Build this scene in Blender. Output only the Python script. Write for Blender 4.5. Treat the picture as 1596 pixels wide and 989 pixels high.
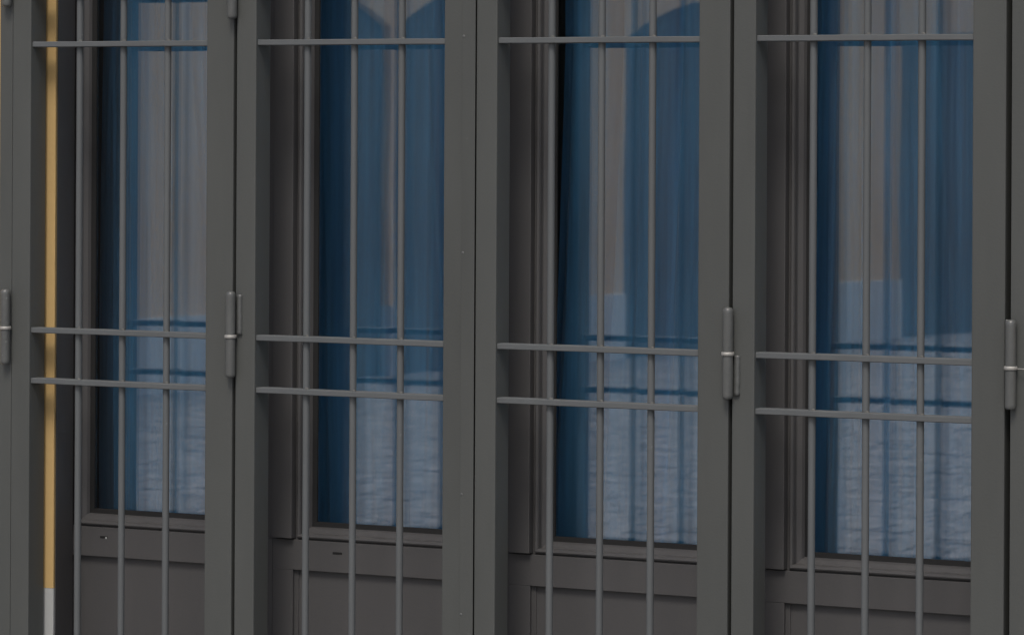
import bpy, bmesh, math, random
from mathutils import Vector, noise
S = bpy.context.scene
for o in list(bpy.data.objects): bpy.data.objects.remove(o)
C = S.collection
R = math.radians

# ---------------------------------------------------------------- camera
cam_d = bpy.data.cameras.new('camera'); cam = bpy.data.objects.new('camera', cam_d); C.objects.link(cam)
cam.location = (0.0, -5.0686, 1.6)
cam.rotation_mode = 'XYZ'
YAW = 27.8744
from mathutils import Matrix
cam.matrix_world = (Matrix.Translation(cam.location) @ Matrix.Rotation(R(YAW), 4, 'Z')
                    @ Matrix.Rotation(R(90), 4, 'X') @ Matrix.Rotation(0.005, 4, 'Z'))
cam_d.sensor_width = 36.0; cam_d.sensor_fit = 'HORIZONTAL'
cam_d.lens = 36.0*5865/1596
cam_d.shift_y = -(494.5-211.5)/1596
cam_d.dof.use_dof = True; cam_d.dof.focus_distance = 5.75; cam_d.dof.aperture_fstop = 18
cam_d.clip_start = 0.05; cam_d.clip_end = 2000
S.camera = cam

# ---------------------------------------------------------------- sky, sun, exposure
W = bpy.data.worlds.new('World'); S.world = W; W.use_nodes = True
wn = W.node_tree; bg = wn.nodes['Background']
sky = wn.nodes.new('ShaderNodeTexSky'); sky.sky_type = 'NISHITA'; sky.sun_disc = False
SUN_EL, SUN_AZ = 56, 166            # azimuth clockwise from +Y
sky.sun_elevation = R(SUN_EL); sky.sun_rotation = R(SUN_AZ)
sky.air_density = 1.0; sky.dust_density = 4.0; sky.ozone_density = 1.0
wn.links.new(sky.outputs[0], bg.inputs[0]); bg.inputs[1].default_value = 0.10
sl = bpy.data.lights.new('sun', 'SUN'); sun = bpy.data.objects.new('sun', sl); C.objects.link(sun)
sl.energy = 1.15; sl.angle = R(17); sl.color = (1.0, 0.965, 0.91)
sdir = Vector((math.sin(R(SUN_AZ))*math.cos(R(SUN_EL)), math.cos(R(SUN_AZ))*math.cos(R(SUN_EL)), math.sin(R(SUN_EL))))
sun.rotation_euler = sdir.to_track_quat('Z', 'Y').to_euler()
S.view_settings.view_transform = 'Standard'; S.view_settings.look = 'None'
S.view_settings.exposure = 0.25; S.view_settings.gamma = 1.0
S.render.engine = 'CYCLES'
S.cycles.max_bounces = 10; S.cycles.transparent_max_bounces = 12
S.cycles.filter_width = 1.4

# ---------------------------------------------------------------- materials
def new_mat(name):
    m = bpy.data.materials.new(name); m.use_nodes = True
    nt = m.node_tree; return m, nt, nt.nodes['Principled BSDF']
def paint(name, col, rough=0.5, var=0.10, scale=6.0, bump=0.15, bscale=260.0, spec=0.4, dust=0.0, wear=0.0):
    m, nt, p = new_mat(name); N = nt.nodes; L = nt.links
    tc = N.new('ShaderNodeTexCoord')
    mp = N.new('ShaderNodeMapping'); mp.inputs['Scale'].default_value = (1, 1, 0.25); L.new(tc.outputs['Object'], mp.inputs[0])
    oi = N.new('ShaderNodeObjectInfo')
    n1 = N.new('ShaderNodeTexNoise'); n1.inputs['Scale'].default_value = scale; n1.inputs['Detail'].default_value = 6
    n1.inputs['Roughness'].default_value = 0.65
    n1.noise_dimensions = '4D'; L.new(mp.outputs[0], n1.inputs['Vector']); 
    mo = N.new('ShaderNodeMath'); mo.operation = 'MULTIPLY'; mo.inputs[1].default_value = 9.0
    L.new(oi.outputs['Random'], mo.inputs[0]); L.new(mo.outputs[0], n1.inputs['W'])
    r = N.new('ShaderNodeMapRange'); r.inputs[1].default_value = .25; r.inputs[2].default_value = .75
    r.inputs[3].default_value = 1-var; r.inputs[4].default_value = 1+var; L.new(n1.outputs['Fac'], r.inputs[0])
    hv = N.new('ShaderNodeVectorMath'); hv.operation = 'SCALE'; hv.inputs[0].default_value = col
    L.new(r.outputs[0], hv.inputs['Scale'])
    out = hv.outputs[0]
    n2 = N.new('ShaderNodeTexNoise'); n2.inputs['Scale'].default_value = bscale; n2.inputs['Detail'].default_value = 3
    L.new(tc.outputs['Object'], n2.inputs['Vector'])
    if wear > 0:      # small pale specks and grime grains
        n3 = N.new('ShaderNodeTexNoise'); n3.inputs['Scale'].default_value = 120; n3.inputs['Detail'].default_value = 2
        L.new(tc.outputs['Object'], n3.inputs['Vector'])
        r3 = N.new('ShaderNodeMapRange'); r3.inputs[1].default_value = .72; r3.inputs[2].default_value = .78
        r3.inputs[3].default_value = 0; r3.inputs[4].default_value = wear; L.new(n3.outputs['Fac'], r3.inputs[0])
        mx = N.new('ShaderNodeMix'); mx.data_type = 'RGBA'; L.new(r3.outputs[0], mx.inputs[0])
        L.new(out, mx.inputs[6]); mx.inputs[7].default_value = (col[0]*2.2, col[1]*2.2, col[2]*2.2, 1)
        out = mx.outputs[2]
    L.new(out, p.inputs['Base Color'])
    bm_ = N.new('ShaderNodeBump'); bm_.inputs['Strength'].default_value = bump; bm_.inputs['Distance'].default_value = 0.0006
    L.new(n2.outputs['Fac'], bm_.inputs['Height']); L.new(bm_.outputs[0], p.inputs['Normal'])
    p.inputs['Roughness'].default_value = rough; p.inputs['Specular IOR Level'].default_value = spec
    return m
M = {}
M['gate'] = paint('grey_iron_paint', (0.082, 0.086, 0.081), rough=.52, var=.15, scale=5, bump=.35, wear=.12)
M['bar'] = paint('grey_bar_paint', (0.114, 0.122, 0.124), rough=.62, var=.10, scale=14, bump=.4, wear=.25)
M['hinge'] = paint('painted_hinge', (0.105, 0.109, 0.105), rough=.36, spec=.6, var=.15, scale=60, bump=1.0, bscale=180, wear=.5)
M['weld'] = paint('weld_paint', (0.12, 0.12, 0.11), rough=.5, var=.3, scale=90, bump=1.0, bscale=220)
M['door'] = paint('brown_grey_door_paint', (0.085, 0.083, 0.083), rough=.5, var=.10, scale=5, bump=.3, wear=.10)
M['black'] = paint('black_rubber_and_gap_shade', (0.012, 0.012, 0.012), rough=.7, var=.1)  # gasket rubber; also the shade painted into the gate gaps
M['room'] = paint('darkened_room_plaster', (0.10, 0.09, 0.08), rough=.9, var=.1)  # dimness of the interior is put into this dark colour
M['ochre'] = paint('ochre_plaster', (0.52, 0.355, 0.15), rough=.9, var=.10, scale=2.2, bump=1.0, bscale=90)
M['plinth'] = paint('pale_grey_plaster', (0.42, 0.43, 0.42), rough=.9, var=.10, scale=3, bump=1.0, bscale=90)
M['ochre_far'] = paint('ochre_render', (0.88, 0.65, 0.40), rough=.9, var=.10, scale=.7, bump=.5, bscale=20)
M['white_far'] = paint('white_render', (0.76, 0.77, 0.76), rough=.9, var=.08, scale=.9, bump=.5, bscale=20)
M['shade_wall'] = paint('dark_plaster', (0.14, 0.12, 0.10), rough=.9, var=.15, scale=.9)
M['far_door'] = paint('grey_board_paint', (0.18, 0.175, 0.17), rough=.6, var=.12, scale=.9)
def metal(name, col, rough):
    m, nt, p = new_mat(name); p.inputs['Base Color'].default_value = (*col, 1)
    p.inputs['Metallic'].default_value = .35; p.inputs['Roughness'].default_value = rough
    n = nt.nodes.new('ShaderNodeTexNoise'); n.inputs['Scale'].default_value = 300
    b = nt.nodes.new('ShaderNodeBump'); b.inputs['Strength'].default_value = .3; b.inputs['Distance'].default_value = .0005
    nt.links.new(n.outputs['Fac'], b.inputs['Height']); nt.links.new(b.outputs[0], p.inputs['Normal'])
    return m
M['washer'] = metal('pale_washer', (0.42, 0.41, 0.38), .5)
# coated window glass: mirror share from Fresnel, the rest passes through
gm = bpy.data.materials.new('window_glass'); gm.use_nodes = True; nt = gm.node_tree; N = nt.nodes; L = nt.links
N.remove(N['Principled BSDF'])
tr = N.new('ShaderNodeBsdfTransparent'); tr.inputs[0].default_value = (.975, .985, .985, 1)
gl = N.new('ShaderNodeBsdfGlossy'); gl.inputs['Roughness'].default_value = 0.006
# Schlick mirror share, the same from both sides of the pane
F0 = .148
geo = N.new('ShaderNodeNewGeometry'); dt = N.new('ShaderNodeVectorMath'); dt.operation = 'DOT_PRODUCT'
L.new(geo.outputs['Incoming'], dt.inputs[0]); L.new(geo.outputs['Normal'], dt.inputs[1])
def mth(op, a, b=None):
    n = N.new('ShaderNodeMath'); n.operation = op
    for k, v in enumerate((a, b)):
        if v is None: continue
        if isinstance(v, (int, float)): n.inputs[k].default_value = v
        else: L.new(v, n.inputs[k])
    return n.outputs[0]
fac = mth('ADD', mth('MULTIPLY', mth('POWER', mth('SUBTRACT', 1.0, mth('ABSOLUTE', dt.outputs['Value'])), 5.0), 1-F0), F0)
mx = N.new('ShaderNodeMixShader'); L.new(fac, mx.inputs[0]); L.new(tr.outputs[0], mx.inputs[1]); L.new(gl.outputs[0], mx.inputs[2])
nz = N.new('ShaderNodeTexNoise'); nz.inputs['Scale'].default_value = 3.0; nz.inputs['Detail'].default_value = 1
tcg = N.new('ShaderNodeTexCoord'); L.new(tcg.outputs['Object'], nz.inputs['Vector'])
bp = N.new('ShaderNodeBump'); bp.inputs['Strength'].default_value = .05; bp.inputs['Distance'].default_value = .002
L.new(nz.outputs['Fac'], bp.inputs['Height']); L.new(bp.outputs[0], gl.inputs['Normal'])
L.new(mx.outputs[0], N['Material Output'].inputs[0]); M['glass'] = gm
# curtain cloth
def cloth(name, col, warp):
    m, nt, p = new_mat(name); N = nt.nodes; L = nt.links
    tc = N.new('ShaderNodeTexCoord'); mp = N.new('ShaderNodeMapping'); mp.inputs['Scale'].default_value = (90, 90, 2.5)
    L.new(tc.outputs['Object'], mp.inputs[0])
    n = N.new('ShaderNodeTexNoise'); n.inputs['Scale'].default_value = 1; n.inputs['Detail'].default_value = 5; L.new(mp.outputs[0], n.inputs['Vector'])
    r = N.new('ShaderNodeMapRange'); r.inputs[1].default_value = .3; r.inputs[2].default_value = .7
    r.inputs[3].default_value = 1-warp; r.inputs[4].default_value = 1+warp; L.new(n.outputs['Fac'], r.inputs[0])
    s = N.new('ShaderNodeVectorMath'); s.operation = 'SCALE'; s.inputs[0].default_value = col; L.new(r.outputs[0], s.inputs['Scale'])
    L.new(s.outputs[0], p.inputs['Base Color']); p.inputs['Roughness'].default_value = .85
    p.inputs['Sheen Weight'].default_value = .2
    b = N.new('ShaderNodeBump'); b.inputs['Strength'].default_value = .5; b.inputs['Distance'].default_value = .002
    L.new(n.outputs['Fac'], b.inputs['Height']); L.new(b.outputs[0], p.inputs['Normal'])
    return m
M['curtain'] = cloth('blue_curtain_cloth', (0.070, 0.275, 0.51), .20)
# paving
def stone_mat():
    m, nt, p = new_mat('grey_paving_stone'); N = nt.nodes; L = nt.links
    at = N.new('ShaderNodeAttribute'); at.attribute_name = 'tone'
    n = N.new('ShaderNodeTexNoise'); n.inputs['Scale'].default_value = 14; n.inputs['Detail'].default_value = 5
    tc = N.new('ShaderNodeTexCoord'); L.new(tc.outputs['Object'], n.inputs['Vector'])
    a = N.new('ShaderNodeMath'); a.operation = 'ADD'; L.new(n.outputs['Fac'], a.inputs[0]); L.new(at.outputs['Fac'], a.inputs[1])
    s = N.new('ShaderNodeVectorMath'); s.operation = 'SCALE'; s.inputs[0].default_value = (0.56, 0.57, 0.59); L.new(a.outputs[0], s.inputs['Scale'])
    L.new(s.outputs[0], p.inputs['Base Color']); p.inputs['Roughness'].default_value = .8
    b = N.new('ShaderNodeBump'); b.inputs['Strength'].default_value = .6; b.inputs['Distance'].default_value = .006
    L.new(n.outputs['Fac'], b.inputs['Height']); L.new(b.outputs[0], p.inputs['Normal'])
    return m
M['sett'] = stone_mat()
def ground_mat():
    m, nt, p = new_mat('paving_joint_sand'); N = nt.nodes; L = nt.links
    tc = N.new('ShaderNodeTexCoord')
    v = N.new('ShaderNodeTexVoronoi'); v.inputs['Scale'].default_value = 7.5; v.feature = 'DISTANCE_TO_EDGE'; v.inputs['Randomness'].default_value = .35
    L.new(tc.outputs['Object'], v.inputs['Vector'])
    cr = N.new('ShaderNodeMapRange'); cr.inputs[1].default_value = .02; cr.inputs[2].default_value = .09
    cr.inputs[3].default_value = .45; cr.inputs[4].default_value = 1; L.new(v.outputs['Distance'], cr.inputs[0])
    n = N.new('ShaderNodeTexNoise'); n.inputs['Scale'].default_value = 3; n.inputs['Detail'].default_value = 6; L.new(tc.outputs['Object'], n.inputs['Vector'])
    mm = N.new('ShaderNodeMath'); mm.operation = 'MULTIPLY'; L.new(cr.outputs[0], mm.inputs[0]); L.new(n.outputs['Fac'], mm.inputs[1])
    s = N.new('ShaderNodeVectorMath'); s.operation = 'SCALE'; s.inputs[0].default_value = (0.5, 0.5, 0.5); L.new(mm.outputs[0], s.inputs['Scale'])
    L.new(s.outputs[0], p.inputs['Base Color']); p.inputs['Roughness'].default_value = .7
    b = N.new('ShaderNodeBump'); b.inputs['Strength'].default_value = .8; b.inputs['Distance'].default_value = .01
    L.new(cr.outputs[0], b.inputs['Height']); L.new(b.outputs[0], p.inputs['Normal'])
    return m
M['ground'] = ground_mat()

# ---------------------------------------------------------------- helpers
def link(name, me, mat, parent=None):
    o = bpy.data.objects.new(name, me); C.objects.link(o)
    if mat is not None and not me.materials: me.materials.append(mat)
    if parent is not None: o.parent = parent
    return o
def finish(name, bm, mat, parent=None, smooth=False):
    me = bpy.data.meshes.new(name); bm.normal_update(); bm.to_mesh(me); bm.free()
    if smooth:
        for p in me.polygons: p.use_smooth = True
    return link(name, me, mat, parent)
def add_box(bm, x0, x1, y0, y1, z0, z1, bev=0.0, seg=2):
    g = bmesh.ops.create_cube(bm, size=1)
    vs = g['verts']
    for v in vs:
        v.co = Vector(((x0+x1)/2+v.co.x*(x1-x0), (y0+y1)/2+v.co.y*(y1-y0), (z0+z1)/2+v.co.z*(z1-z0)))
    if bev > 0:
        es = list({e for v in vs for e in v.link_edges})
        bmesh.ops.bevel(bm, geom=es, offset=bev, segments=seg, profile=.5, affect='EDGES')
def box(name, x0, x1, y0, y1, z0, z1, mat, parent=None, bev=0.0):
    bm = bmesh.new(); add_box(bm, x0, x1, y0, y1, z0, z1, bev)
    return finish(name, bm, mat, parent)
def cyl_z(bm, x, y, z0, z1, r, seg=20, cap=0.0, rings=None):
    prof = [(0, z0), (r-cap, z0), (r, z0+cap), (r, z1-cap), (r-cap, z1), (0, z1)] if cap else [(0, z0), (r, z0), (r, z1), (0, z1)]
    if rings: prof = rings
    loops = []
    for rr, z in prof:
        if rr < 1e-7: loops.append([bm.verts.new((x, y, z))])
        else: loops.append([bm.verts.new((x+rr*math.cos(2*math.pi*k/seg), y+rr*math.sin(2*math.pi*k/seg), z)) for k in range(seg)])
    for a, b in zip(loops, loops[1:]):
        for k in range(seg):
            k2 = (k+1) % seg
            if len(a) == 1: bm.faces.new((a[0], b[k2], b[k]))
            elif len(b) == 1: bm.faces.new((a[k], a[k2], b[0]))
            else: bm.faces.new((a[k], a[k2], b[k2], b[k]))
def rod(name, x, y, z0, z1, r, mat, parent, wob=0.0, seed=0):
    bm = bmesh.new()
    n = 40
    rings = [(0, z0)]+[(r*(1+wob*noise.noise(Vector((seed*7.3, 0, (z0+(z1-z0)*i/n)*22)))), z0+(z1-z0)*i/n) for i in range(n+1)]+[(0, z1)]
    cyl_z(bm, x, y, 0, 0, r, 18, rings=rings)
    return finish(name, bm, mat, parent, True)
def empty(name, loc, label=None, cat=None, group=None):
    o = bpy.data.objects.new(name, None); C.objects.link(o); o.location = loc; o.empty_display_size = .1
    if label: o['label'] = label
    if cat: o['category'] = cat
    if group: o['group'] = group
    return o
def copy_tree(o, parent=None):
    c = o.copy(); C.objects.link(c)
    if parent is not None: c.parent = parent
    for ch in list(o.children): copy_tree(ch, c)
    return c

# ---------------------------------------------------------------- dimensions (metres)
X0, PITCH = -3.610, 0.432           # first seam, leaf width
X_END = X0 + 4*PITCH                # -1.882
GATE_TOP, GATE_BOT = 2.46, 0.04
OPEN_L, OPEN_R, OPEN_T = -3.620, -1.80, 2.56

# ---------------------------------------------------------------- house: wall, plinth, dim room
house = empty('house', (-2.7, 0, 0), 'ochre plastered house wall with pale grey base at the left edge', 'house')
hp = Vector((-2.7, 0, 0))
def hbox(name, x0, x1, y0, y1, z0, z1, mat, bev=0.0):
    o = box(name, x0-hp.x, x1-hp.x, y0, y1, z0, z1, mat, house, bev); return o
PL = 0.853
WF, ARR, WR = 0.050, -3.5568, -1.84            # wall face depth, left arris, right arris
def jagged_edge(name, xr, z0, z1, y0, y1, mat, seed):
    # masonry return with a slightly uneven arris
    bm = bmesh.new(); n = int((z1-z0)/.012); rows = []
    for k in range(n+1):
        z = z0+(z1-z0)*k/n
        j = .0011*noise.noise(Vector((seed, 0, z*34)))+.0006*noise.noise(Vector((seed, 5, z*110)))
        rows.append([bm.verts.new((x-hp.x, y, z)) for x, y in ((xr-.6, y0), (xr-.003+j, y0), (xr-.0006+j, y0+.0003), (xr+j*.6, y0+.0012), (xr, y0+.0022), (xr-.0185, y1), (xr-.6, y1))])
    for a, b in zip(rows, rows[1:]):
        for k in range(7): bm.faces.new((a[k], a[(k+1) % 7], b[(k+1) % 7], b[k]))
    bm.faces.new(rows[0][::-1]); bm.faces.new(rows[-1])
    bmesh.ops.recalc_face_normals(bm, faces=bm.faces)
    return finish(name, bm, mat, house)
jagged_edge('wall', ARR, PL, 2.56, WF, .131, M['ochre'], 3.3)
jagged_edge('plinth', ARR+.0006, -.05, PL-.0004, WF-.0005, .131, M['plinth'], 8.8)
bm = bmesh.new()                       # brown painted lining on the splayed return
lo = [bm.verts.new((x-hp.x, y, .05)) for x, y in ((ARR-.0012, WF+.0075), (ARR+.0006, WF+.0068), (ARR-.0172, .1312), (ARR-.0190, .1312))]
hi = [bm.verts.new((v.co.x, v.co.y, 2.55)) for v in lo]
for k in range(4): bm.faces.new((lo[k], lo[(k+1) % 4], hi[(k+1) % 4], hi[k]))
bm.faces.new(lo[::-1]); bm.faces.new(hi); bmesh.ops.recalc_face_normals(bm, faces=bm.faces)
finish('reveal_lining', bm, M['door'], house)
hbox('wall', -12, ARR-.601, WF+.0003, 0.131, PL, 5.0, M['ochre'])
hbox('plinth', -12, ARR-.601, WF, 0.131, -.05, PL-.0004, M['plinth'])
hbox('wall', ARR-.6, ARR, WF+.0003, 0.131, 2.561, 5.0, M['ochre'])
hbox('inner_wall', -12, OPEN_L, 0.1312, 0.192, -.05, 5.0, M['room'])  # coloured dark so the wall thickness behind the glass looks unlit
hbox('wall', WR, 9, WF, 0.192, PL, 5.0, M['ochre'])
hbox('plinth', WR, 9, WF-.004, 0.192, -0.05, PL-.0004, M['plinth'])
hbox('wall', ARR+.0005, WR-.0005, WF, 0.192, OPEN_T, 5.0, M['ochre'])
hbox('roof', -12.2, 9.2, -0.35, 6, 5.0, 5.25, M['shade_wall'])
hbox('threshold', OPEN_L, OPEN_R, -0.02, 0.3, -0.05, 0.03, M['plinth'], .004)
room = empty('room', (0, 0, 0)); room.parent = house; room.location = (0, 0, 0)
bpy.data.objects.remove(room)
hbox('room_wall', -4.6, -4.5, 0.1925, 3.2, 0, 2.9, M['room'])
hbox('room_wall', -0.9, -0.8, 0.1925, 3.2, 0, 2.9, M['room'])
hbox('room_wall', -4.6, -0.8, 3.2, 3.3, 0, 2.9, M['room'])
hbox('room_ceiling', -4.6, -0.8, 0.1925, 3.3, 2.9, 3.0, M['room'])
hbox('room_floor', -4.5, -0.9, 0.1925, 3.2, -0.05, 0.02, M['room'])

# ---------------------------------------------------------------- fixed frames
gf = empty('gate_frame', (OPEN_L, 0, 0), 'fixed grey iron frame beside the rightmost barred leaf', 'frame')
g0 = OPEN_L
box('post', -0.0125, 0.0123, 0.0006, 0.0485, 0.03, 2.50, M['gate'], gf, .001)
box('post', X_END+0.006-g0, OPEN_R-g0-.001, -0.001, 0.0485, 0.03, 2.50, M['gate'], gf, .0012)
box('rail', 0.0015, OPEN_R-g0-.001, 0.0, 0.048, 2.5005, 2.558, M['gate'], gf, .001)
box('post_gap_shade', X_END+0.0005-g0, X_END+0.0055-g0, 0.025, 0.048, 0.03, 2.50, M['black'], gf)  # black strip painting the shade in the gap before the right post

df = empty('door_frame', (OPEN_L, .13, 0), 'brown grey wooden frame beside the ochre reveal on the left', 'frame')
box('post', 0.0004, 0.0100, 0.030, 0.07, 0.03, 2.5, M['door'], df, .001)
box('post', X_END+0.001-g0, WR-g0-.0005, 0.006, 0.07, 0.03, 2.5, M['door'], df, .001)
box('rail', 0.0005, WR-g0-.0005, 0.004, 0.07, 2.5005, 2.559, M['door'], df, .001)

# ---------------------------------------------------------------- one barred leaf
BARS = [2.30, 2.217, 1.8282, 1.7455, 1.2790, 1.1962, 0.66, 0.577]
RODS = [0.1245, 0.2095, 0.2945]
def add_lug(bm, x, y, z, r, seed):
    g = bmesh.ops.create_icosphere(bm, subdivisions=2, radius=r)
    for v in g['verts']:
        d = v.co.normalized(); k = 1+.45*noise.noise(d*2.2+Vector((seed*3.1, 0, 0)))
        v.co = Vector((x+d.x*r*k*1.3, y+d.y*r*k*.8, z+d.z*r*k*.75))
def make_leaf():
    t = empty('barred_gate_leaf', (X0, 0, 0), None, 'gate', 'four barred gate leaves across the doorway')
    box('stile', .0028, .0390, 0.0, .044, GATE_BOT, GATE_TOP, M['gate'], t, .0019)
    box('stile', .3785, .4292, 0.0, .044, GATE_BOT, GATE_TOP, M['gate'], t, .0019)
    box('rail', .0392, .3783, 0.001, .029, GATE_TOP-.045, GATE_TOP-.001, M['gate'], t, .0012)
    box('rail', .0392, .3783, 0.001, .029, GATE_BOT+.001, GATE_BOT+.11, M['gate'], t, .0012)
    box('seam_shade', .4293, .4340, .028, .040, GATE_BOT, GATE_TOP, M['black'], t)  # added black strip: stands in for the dark seam between leaves
    for i, x in enumerate(RODS):
        rod('upright_bar', x, .0165, GATE_BOT+.1, GATE_TOP-.04, .0055, M['bar'], t, .05, i)
    for i, z in enumerate(BARS):
        bm = bmesh.new(); n = 24; x0, x1 = .0385, .3790
        prof = [(.0045, -.0040), (.0060, -.0050), (.0260, -.0050), (.0275, -.0040), (.0275, .0030), (.0260, .0040), (.0060, .0040), (.0045, .0030)]
        rows = []
        for k in range(n+1):
            x = x0+(x1-x0)*k/n
            dz = .0006*noise.noise(Vector((x*9, i*5.1, 0)))
            rows.append([bm.verts.new((x, y, z+q+dz)) for y, q in prof])
        for a, b in zip(rows, rows[1:]):
            for k in range(8): bm.faces.new((a[k], b[k], b[(k+1) % 8], a[(k+1) % 8]))
        bm.faces.new(rows[0]); bm.faces.new(rows[-1][::-1])
        bmesh.ops.recalc_face_normals(bm, faces=bm.faces)
        cb = finish('crossbar', bm, M['bar'], t)
        for q, (x, y, dz, r) in enumerate([(.0405, .008, .0008, .0042), (.377, .012, -.001, .0035)]+[(x+.004, .012, .0045, .0028) for x in RODS]):
            bm = bmesh.new(); add_lug(bm, x, y, z+dz, r, i*5+q)
            finish('weld_bead', bm, M['weld'], cb, True)
    return t
leaf = make_leaf()
leaves = [leaf]+[copy_tree(leaf) for _ in range(3)]
LL = ['leftmost barred grey iron gate leaf in front of the ochre strip',
      'second barred grey gate leaf from left with cover strip along its right edge',
      'third barred grey gate leaf between the centre seam and right hinge',
      'rightmost barred grey iron gate leaf beside the fixed frame']
for i, l in enumerate(leaves):
    l.location = (X0+i*PITCH, 0, 0); l['label'] = LL[i]
# cover strip with rivets on leaf 2
cs = box('cover_strip', .4110, .4338, -.0016, -.0001, GATE_BOT, GATE_TOP, M['gate'], leaves[1], .0007)
for z in (2.1, 1.752, 1.420, 1.050, .866, .45):
    bm = bmesh.new(); cyl_z(bm, 0, 0, 0, .0008, .0024, 12, cap=.0003)
    bmesh.ops.rotate(bm, verts=bm.verts, cent=(0, 0, 0), matrix=Matrix.Rotation(R(90), 3, 'X'))
    bmesh.ops.translate(bm, verts=bm.verts, vec=(.4135-.0, -.0012, z))
    o = finish('rivet', bm, M['hinge'], cs, True)

# ---------------------------------------------------------------- hinges
def make_hinge(parent, x, zt, zm, zb, plate=None, white=1.0, wire=False, seed=0):
    """x local to parent; zt/zm/zb top, washer, bottom; plate = (x0,x1,z0,z1)"""
    r = .0080; y = -.0090
    bm = bmesh.new()
    cyl_z(bm, x, y, 0, 0, r, 24, rings=[(0, zb), (r*.7, zb), (r*.95, zb+.002), (r, zb+.005), (r, zb+.008), (r, zm-.006), (r, zm-.0031), (r, zm-.003), (0, zm-.003)])
    h = finish('hinge', bm, M['hinge'], parent, True)
    bm = bmesh.new()
    cyl_z(bm, x, y, 0, 0, r, 24, rings=[(0, zm+.002), (r*.98, zm+.002), (r*.98, zm+.0021), (r*.98, zm+.005), (r*.98, zt-.009), (r*.98, zt-.005), (r*.8, zt-.0015), (r*.4, zt), (0, zt)])
    finish('barrel', bm, M['hinge'], h, True)
    bm = bmesh.new()
    rw = r*1.22
    cyl_z(bm, x, y, 0, 0, rw, 24, rings=[(0, zm-.0032), (rw*.95, zm-.0032), (rw, zm-.0015), (rw, zm+.0008), (rw*.93, zm+.0022), (0, zm+.0022)])
    finish('washer', bm, M['washer'], h, True)
    if wire:
        bm = bmesh.new(); cyl_z(bm, 0, 0, 0, .045, .0009, 8)
        bmesh.ops.rotate(bm, verts=bm.verts, cent=(0, 0, 0), matrix=Matrix.Rotation(R(91), 3, 'Y'))
        bmesh.ops.translate(bm, verts=bm.verts, vec=(x+.004, -.0105, zm-.001))
        finish('wire', bm, M['washer'], h, True)
    if plate:
        x0, x1, z0, z1 = plate
        bm = bmesh.new(); n = 18
        random.seed(seed)
        rows = []
        for k in range(n+1):
            z = z0+(z1-z0)*k/n; j = random.uniform(-.0005, .0005); j2 = random.uniform(-.0003, .0003)
            rows.append([bm.verts.new(c) for c in ((x0, .0005, z), (x0, -.0045+j2, z), (x1-.002+j, -.0050+j2, z), (x1+j, -.0030, z), (x1+.0005+j, .0005, z))])
        for a, b in zip(rows, rows[1:]):
            for k in range(4): bm.faces.new((a[k], a[k+1], b[k+1], b[k]))
        bm.faces.new(rows[0][::-1]); bm.faces.new(rows[-1])
        bmesh.ops.recalc_face_normals(bm, faces=bm.faces)
        finish('hinge_plate', bm, M['hinge'], h, True)
    return h
HZ = [(0.0, 0), (0.47, 1)]          # repeated above (and one below) the visible height
for dz in (0.0, 0.585, -0.62):
    make_hinge(leaves[0], -.0030, 1.3451+dz, 1.2820+dz, 1.2221+dz, None, seed=1)
    make_hinge(leaves[0], PITCH-.0005, 1.3517+dz*.97, 1.2806+dz*.97, 1.2155+dz*.97, (PITCH+.0080, PITCH+.0155, 1.2834+dz*.97, 1.3465+dz*.97), seed=2)
    make_hinge(leaves[2], PITCH+.0000, 1.3488+dz*1.1, 1.2805+dz*1.1, 1.2133+dz*1.1, (PITCH+.0080, PITCH+.0160, 1.2187+dz*1.1, 1.2775+dz*1.1), seed=3)
    make_hinge(leaves[3], PITCH+.0095, 1.3425+dz*1.1, 1.2741+dz*1.1, 1.2148+dz*1.1, (PITCH-.0005, PITCH+.0035, 1.276+dz*1.1, 1.342+dz*1.1), wire=(dz == 0), seed=4)

# ---------------------------------------------------------------- one glazed door leaf behind
GZ0, GZ1 = 0.9685, 2.40             # glass opening
GX0, GX1 = 0.055, 0.377
YD = 0.140                          # door face
def ring(name, prof, x0, x1, z0, z1, mat, parent):
    """mitred moulding: prof = [(outward offset, depth)...] swept round the rectangle"""
    bm = bmesh.new(); loops = []
    for off, d in prof:
        loops.append([bm.verts.new(c) for c in ((x0-off, d, z0-off), (x1+off, d, z0-off), (x1+off, d, z1+off), (x0-off, d, z1+off))])
    for a, b in zip(loops, loops[1:]):
        for k in range(4): bm.faces.new((a[k], a[(k+1) % 4], b[(k+1) % 4], b[k]))
    bmesh.ops.recalc_face_normals(bm, faces=bm.faces)
    return finish(name, bm, mat, parent)
def facing(t, left):                 # raised face boards round the recessed lower panel
    bm = bmesh.new()
    add_box(bm, left, .0300, -.0060, -.0002, .052, .8990, .0006)
    add_box(bm, PITCH-.0360, PITCH-.0083, -.0060, -.0002, .052, .8990, .0006)
    add_box(bm, left, PITCH-.0083, -.0060, -.0002, .8992, .9478, .0005)
    finish('facing_board', bm, M['door'], t)
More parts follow.
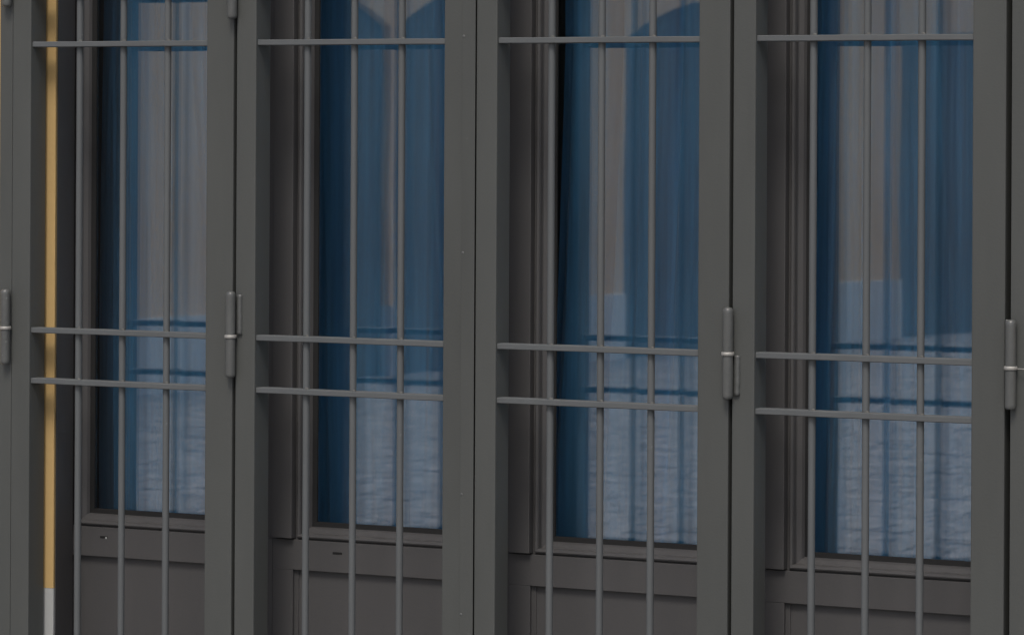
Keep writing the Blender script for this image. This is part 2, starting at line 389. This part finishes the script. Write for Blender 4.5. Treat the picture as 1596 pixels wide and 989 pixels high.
def make_door():
    t = empty('glazed_door', (X0, YD, 0), None, 'door', 'glazed door leaves behind the barred gate')
    # all y below are relative to the door face
    box('stile', .0006, .0375, 0, .045, .05, 2.48, M['door'], t, .0006)
    box('stile', PITCH-.0375, PITCH-.0006, 0, .045, .05, 2.48, M['door'], t, .0006)
    box('rail', .0377, PITCH-.0377, .0004, .045, GZ1+.016, 2.479, M['door'], t, .0004)
    box('rail', .0377, PITCH-.0377, .0004, .045, .8995, GZ0-.016, M['door'], t, .0004)
    box('rail', .0377, PITCH-.0377, .0004, .045, .051, .16, M['door'], t, .0004)
    facing(t, -.0080)
    box('panel', .0304, PITCH-.0364, -.0006+.003, .020, .10, .8988, M['door'], t, .0)
    ring('glazing_moulding', [(0, .0205), (.0005, .0135), (.003, .0085), (.0095, .0050), (.0105, .0030), (.0108, -.0042), (.0120, -.0068), (.0150, -.0078), (.0172, -.0066), (.0180, -.0035), (.0180, .002)],
         GX0, GX1, GZ0, GZ1, M['door'], t)
    ring('gasket', [(-.0075, .0188), (-.0070, .0160), (.0004, .0138)], GX0, GX1, GZ0, GZ1, M['black'], t)
    box('glass_pane', GX0-.004, GX1+.004, .0190, .0230, GZ0-.004, GZ1+.004, M['glass'], t)      # double glazing: two thin panes
    box('glass_pane', GX0-.004, GX1+.004, .0350, .0390, GZ0-.004, GZ1+.004, M['glass'], t)
    # cover strip over the joint, ending above the lower board
    s = box('joint_strip', -.0045, .0325, -.0150, -.0002, .9500, 2.47, M['door'], t, .0010)
    return t
door = make_door()
doors = [door]+[copy_tree(door) for _ in range(3)]
DL = ['leftmost glazed door leaf behind bars with a chipped slot below its glass',
      'second glazed door leaf from left with a clean black slot in its lower rail',
      'third glazed door leaf behind bars showing a slanting dark gap beside curtain',
      'rightmost glazed door leaf behind bars with plain lower rail']
for i, d in enumerate(doors):
    d.location = (X0+i*PITCH, YD, 0); d['label'] = DL[i]
for ch in list(doors[0].children):      # the outermost leaf closes against the frame: narrow strip only
    if ch.name.startswith(('joint_strip', 'facing')): bpy.data.objects.remove(ch)
facing(doors[0], .0008)
# drain slots in the rails of the first two leaves
for d, x, z, w in ((doors[0], .0965, .9315, .015), (doors[1], .1135, .9300, .0175)):
    s = box('slot', x-w/2, x+w/2, -.0064, -.0030, z-.0018, z+.0018, M['black'], d, .0)
    if d is doors[0]:
        box('chip', x+w/2-.0045, x+w/2-.001, -.0072, -.0064, z-.0025, z+.0005, M['plinth'], s, .0003)

# ---------------------------------------------------------------- curtains
def make_curtain(seed, x0, x1, folds, top_shift, label):
    t = bpy.data.objects.new
    random.seed(seed)
    bm = bmesh.new(); NX, NZ = 260, 110
    z0, z1 = .12, 2.44
    ph = [random.uniform(0, 6.28) for _ in range(6)]
    grid = []
    for j in range(NZ+1):
        z = z0+(z1-z0)*j/NZ; row = []
        f = (z-z0)/(z1-z0)
        for i in range(NX+1):
            u = i/NX
            a = u*folds+.35*noise.noise(Vector((u*2.1*folds/4, f*1.2, seed*3.7)))
            # pinched folds: sharper valleys than crests
            s = math.sin(2*math.pi*a+ph[0]); s2 = math.sin(2*math.pi*a*2.17+ph[1])
            amp = .021*(1.0-.30*f)*(.55+.9*abs(noise.noise(Vector((u*3.0, f*.8, seed+10.)))))
            y = amp*(s-.25*math.cos(4*math.pi*a+ph[0]*2)) + .005*s2
            y += .0060*noise.noise(Vector((u*9, f*4, seed*1.3)))-.004*max(0, 1-abs(noise.noise(Vector((u*14+f*1.5, f*2.2, seed*1.9))))*9)
            y += .0038*noise.noise(Vector((u*24, f*6+u*11, seed*2.3)))+.0016*noise.noise(Vector((u*60, f*13-u*20, seed*4.1)))
            sh = top_shift(f)*(1-u)
            x = x0+(x1-x0)*u+sh+.006*math.cos(2*math.pi*a+ph[2])
            row.append(bm.verts.new((x, y, z)))
        grid.append(row)
    for a, b in zip(grid, grid[1:]):
        for i in range(NX): bm.faces.new((a[i], a[i+1], b[i+1], b[i]))
    o = finish('curtain', bm, M['curtain'], None, True)
    o.location = (0, .262, 0)
    o['label'] = label; o['category'] = 'curtain'; o['group'] = 'blue curtains behind the door glass'
    return o
make_curtain(3, -3.608, -3.215, 3.6, lambda f: 0.0, 'blue curtain behind the leftmost door glass, nearest the ochre strip')
make_curtain(5, -3.188, -2.790, 4.2, lambda f: 0.0, 'blue curtain behind the second door glass from left')
make_curtain(8, -2.765, -2.350, 4.0, lambda f: .033*min(1, max(0, (f-.30)/.40)), 'blue curtain with slanting left edge behind the third door glass')
make_curtain(12, -2.335, -1.925, 4.4, lambda f: 0.0, 'blue curtain behind the rightmost door glass')

# ---------------------------------------------------------------- ground
bm = bmesh.new()
vs = [bm.verts.new(c) for c in ((-600, -600, -.03), (600, -600, -.03), (600, 600, -.03), (-600, 600, -.03))]; bm.faces.new(vs)
g = finish('ground', bm, M['ground']); g['kind'] = 'structure'
# paving setts of the square in front: real stones, slightly uneven
random.seed(77)
verts = []; faces = []; tones = []
xa, xb, ya, yb = -14.0, -1.5, -25.0, -1.2
row = 0; y = ya
while y < yb:
    h = random.uniform(.11, .15); x = xa+random.uniform(0, .1)
    while x < xb:
        w = random.uniform(.13, .26)
        # only where reflections or a side-stepped camera can see them
        z = random.gauss(0, .0012); tx = random.gauss(0, .005); ty = random.gauss(0, .005)
        k = len(verts); e = .004; cx, cy = x+w/2, y+h/2
        for (px, py, b) in ((x, y, 1), (x+w-.005, y, 1), (x+w-.005, y+h-.005, 1), (x, y+h-.005, 1)):
            verts.append((px, py, -.035))
        for (px, py) in ((x+e, y+e), (x+w-.005-e, y+e), (x+w-.005-e, y+h-.005-e), (x+e, y+h-.005-e)):
            verts.append((px, py, z+(px-cx)*tx+(py-cy)*ty))
        t = .12+random.uniform(-.09, .09)
        faces.append((k+4, k+5, k+6, k+7)); tones.append(t)
        for q in range(4):
            faces.append((k+q, k+(q+1) % 4, k+4+(q+1) % 4, k+4+q)); tones.append(t)
        x += w
    y += h
me = bpy.data.meshes.new('paving_setts'); me.from_pydata(verts, [], faces)
at = me.attributes.new('tone', 'FLOAT', 'FACE'); at.data.foreach_set('value', tones)
o = link('paving_setts', me, M['sett']); o['kind'] = 'stuff'
o['label'] = 'uneven grey paving setts of the square reflected in the door glass'; o['category'] = 'paving'

# ---------------------------------------------------------------- arcaded building across the square
AX, AY, BX, BY = -12.8, -14.2, -11.4, -22.2
ang = math.atan2(BY-AY, BX-AX)
ab = empty('arcade_building', (AX, AY, 0), 'ochre arcaded building with pale base reflected in the door glass', 'building')
ab.rotation_euler.z = ang+math.pi
# local -x runs away from the glazed doors along the wall, local +y points into the building
def arch_wall(openings, q0, q1, H, th):
    """front face with arched openings, extruded by th; local y>=0 is inside"""
    bm = bmesh.new()
    def slab(x0, x1, z0, z1): add_box(bm, x0, x1, 0, th, z0, z1)
    cur = q0
    for (a, b, spring, rise) in openings:
        slab(cur, a, PZ, H); n = 20; c = (a+b)/2; hw = (b-a)/2
        def zt(x): return spring+rise*(1-((x-c)/hw)**2)
        for k in range(n):
            xk, xl = a+(b-a)*k/n, a+(b-a)*(k+1)/n
            pts = [(xk, zt(xk)), (xl, zt(xl)), (xl, H), (xk, H)]
            f = [bm.verts.new((p, 0, z)) for p, z in pts]; r = [bm.verts.new((p, th, z)) for p, z in pts]
            bm.faces.new(f); bm.faces.new(r[::-1])
            bm.faces.new((f[0], r[0], r[1], f[1])); bm.faces.new((f[2], r[2], r[3], f[3]))
        cur = b
    slab(cur, q1, PZ, H)
    bmesh.ops.recalc_face_normals(bm, faces=bm.faces)
    return bm
PZ = .47
OPS = [(-3.4, -1.4, 2.3, .3), (0.95, 2.19, 2.32, .20), (2.25, 4.05, 2.31, .3), (4.84, 7.25, 2.30, .31), (8.58, 10.9, 2.36, .10), (11.8, 14.0, 2.28, .42)]
OPS = [(-b, -a, c, d) for a, b, c, d in reversed(OPS)]
finish('wall', arch_wall(OPS, -17, 5, 6.5, .45), M['ochre_far'], ab)
edges = [-17]+[v for o_ in OPS for v in o_[:2]]+[5]
for a, b in zip(edges[::2], edges[1::2]):
    box('plinth', a-.0, b+.0, -.02, .452, -.05, PZ, M['white_far'], ab, .006)
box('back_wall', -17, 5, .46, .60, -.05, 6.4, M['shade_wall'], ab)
box('end_wall', -17.2, -17.002, 0, 3.4, -.05, 6.5, M['ochre_far'], ab)
box('end_wall', 5.002, 5.2, 0, 3.4, -.05, 6.5, M['ochre_far'], ab)
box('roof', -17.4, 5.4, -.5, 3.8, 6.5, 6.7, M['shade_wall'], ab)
for a, b, sp, ri in OPS:                # closed board doors set deep in each arch
    d = box('door', a+.002, b-.002, .075, .12, -.04, sp+ri, M['far_door'], ab, 0)
    n = max(4, int((b-a)/.22))
    for k in range(n):
        box('board', a+.01+(b-a-.02)*k/n, a+.01+(b-a-.02)*(k+1)/n-.012, .060, .0745, -.04, sp-.02, M['far_door'], d, .004)
# upper windows of the arcade building
for q in (2.4, -.3, -3.2, -6.0, -9.7, -12.9):
    w = box('window', q-.5, q+.5, -.03, .02, 3.9, 5.4, M['white_far'], ab, .01)
    box('pane', q-.42, q+.42, -.034, -.0305, 3.98, 5.32, M['black'], w)
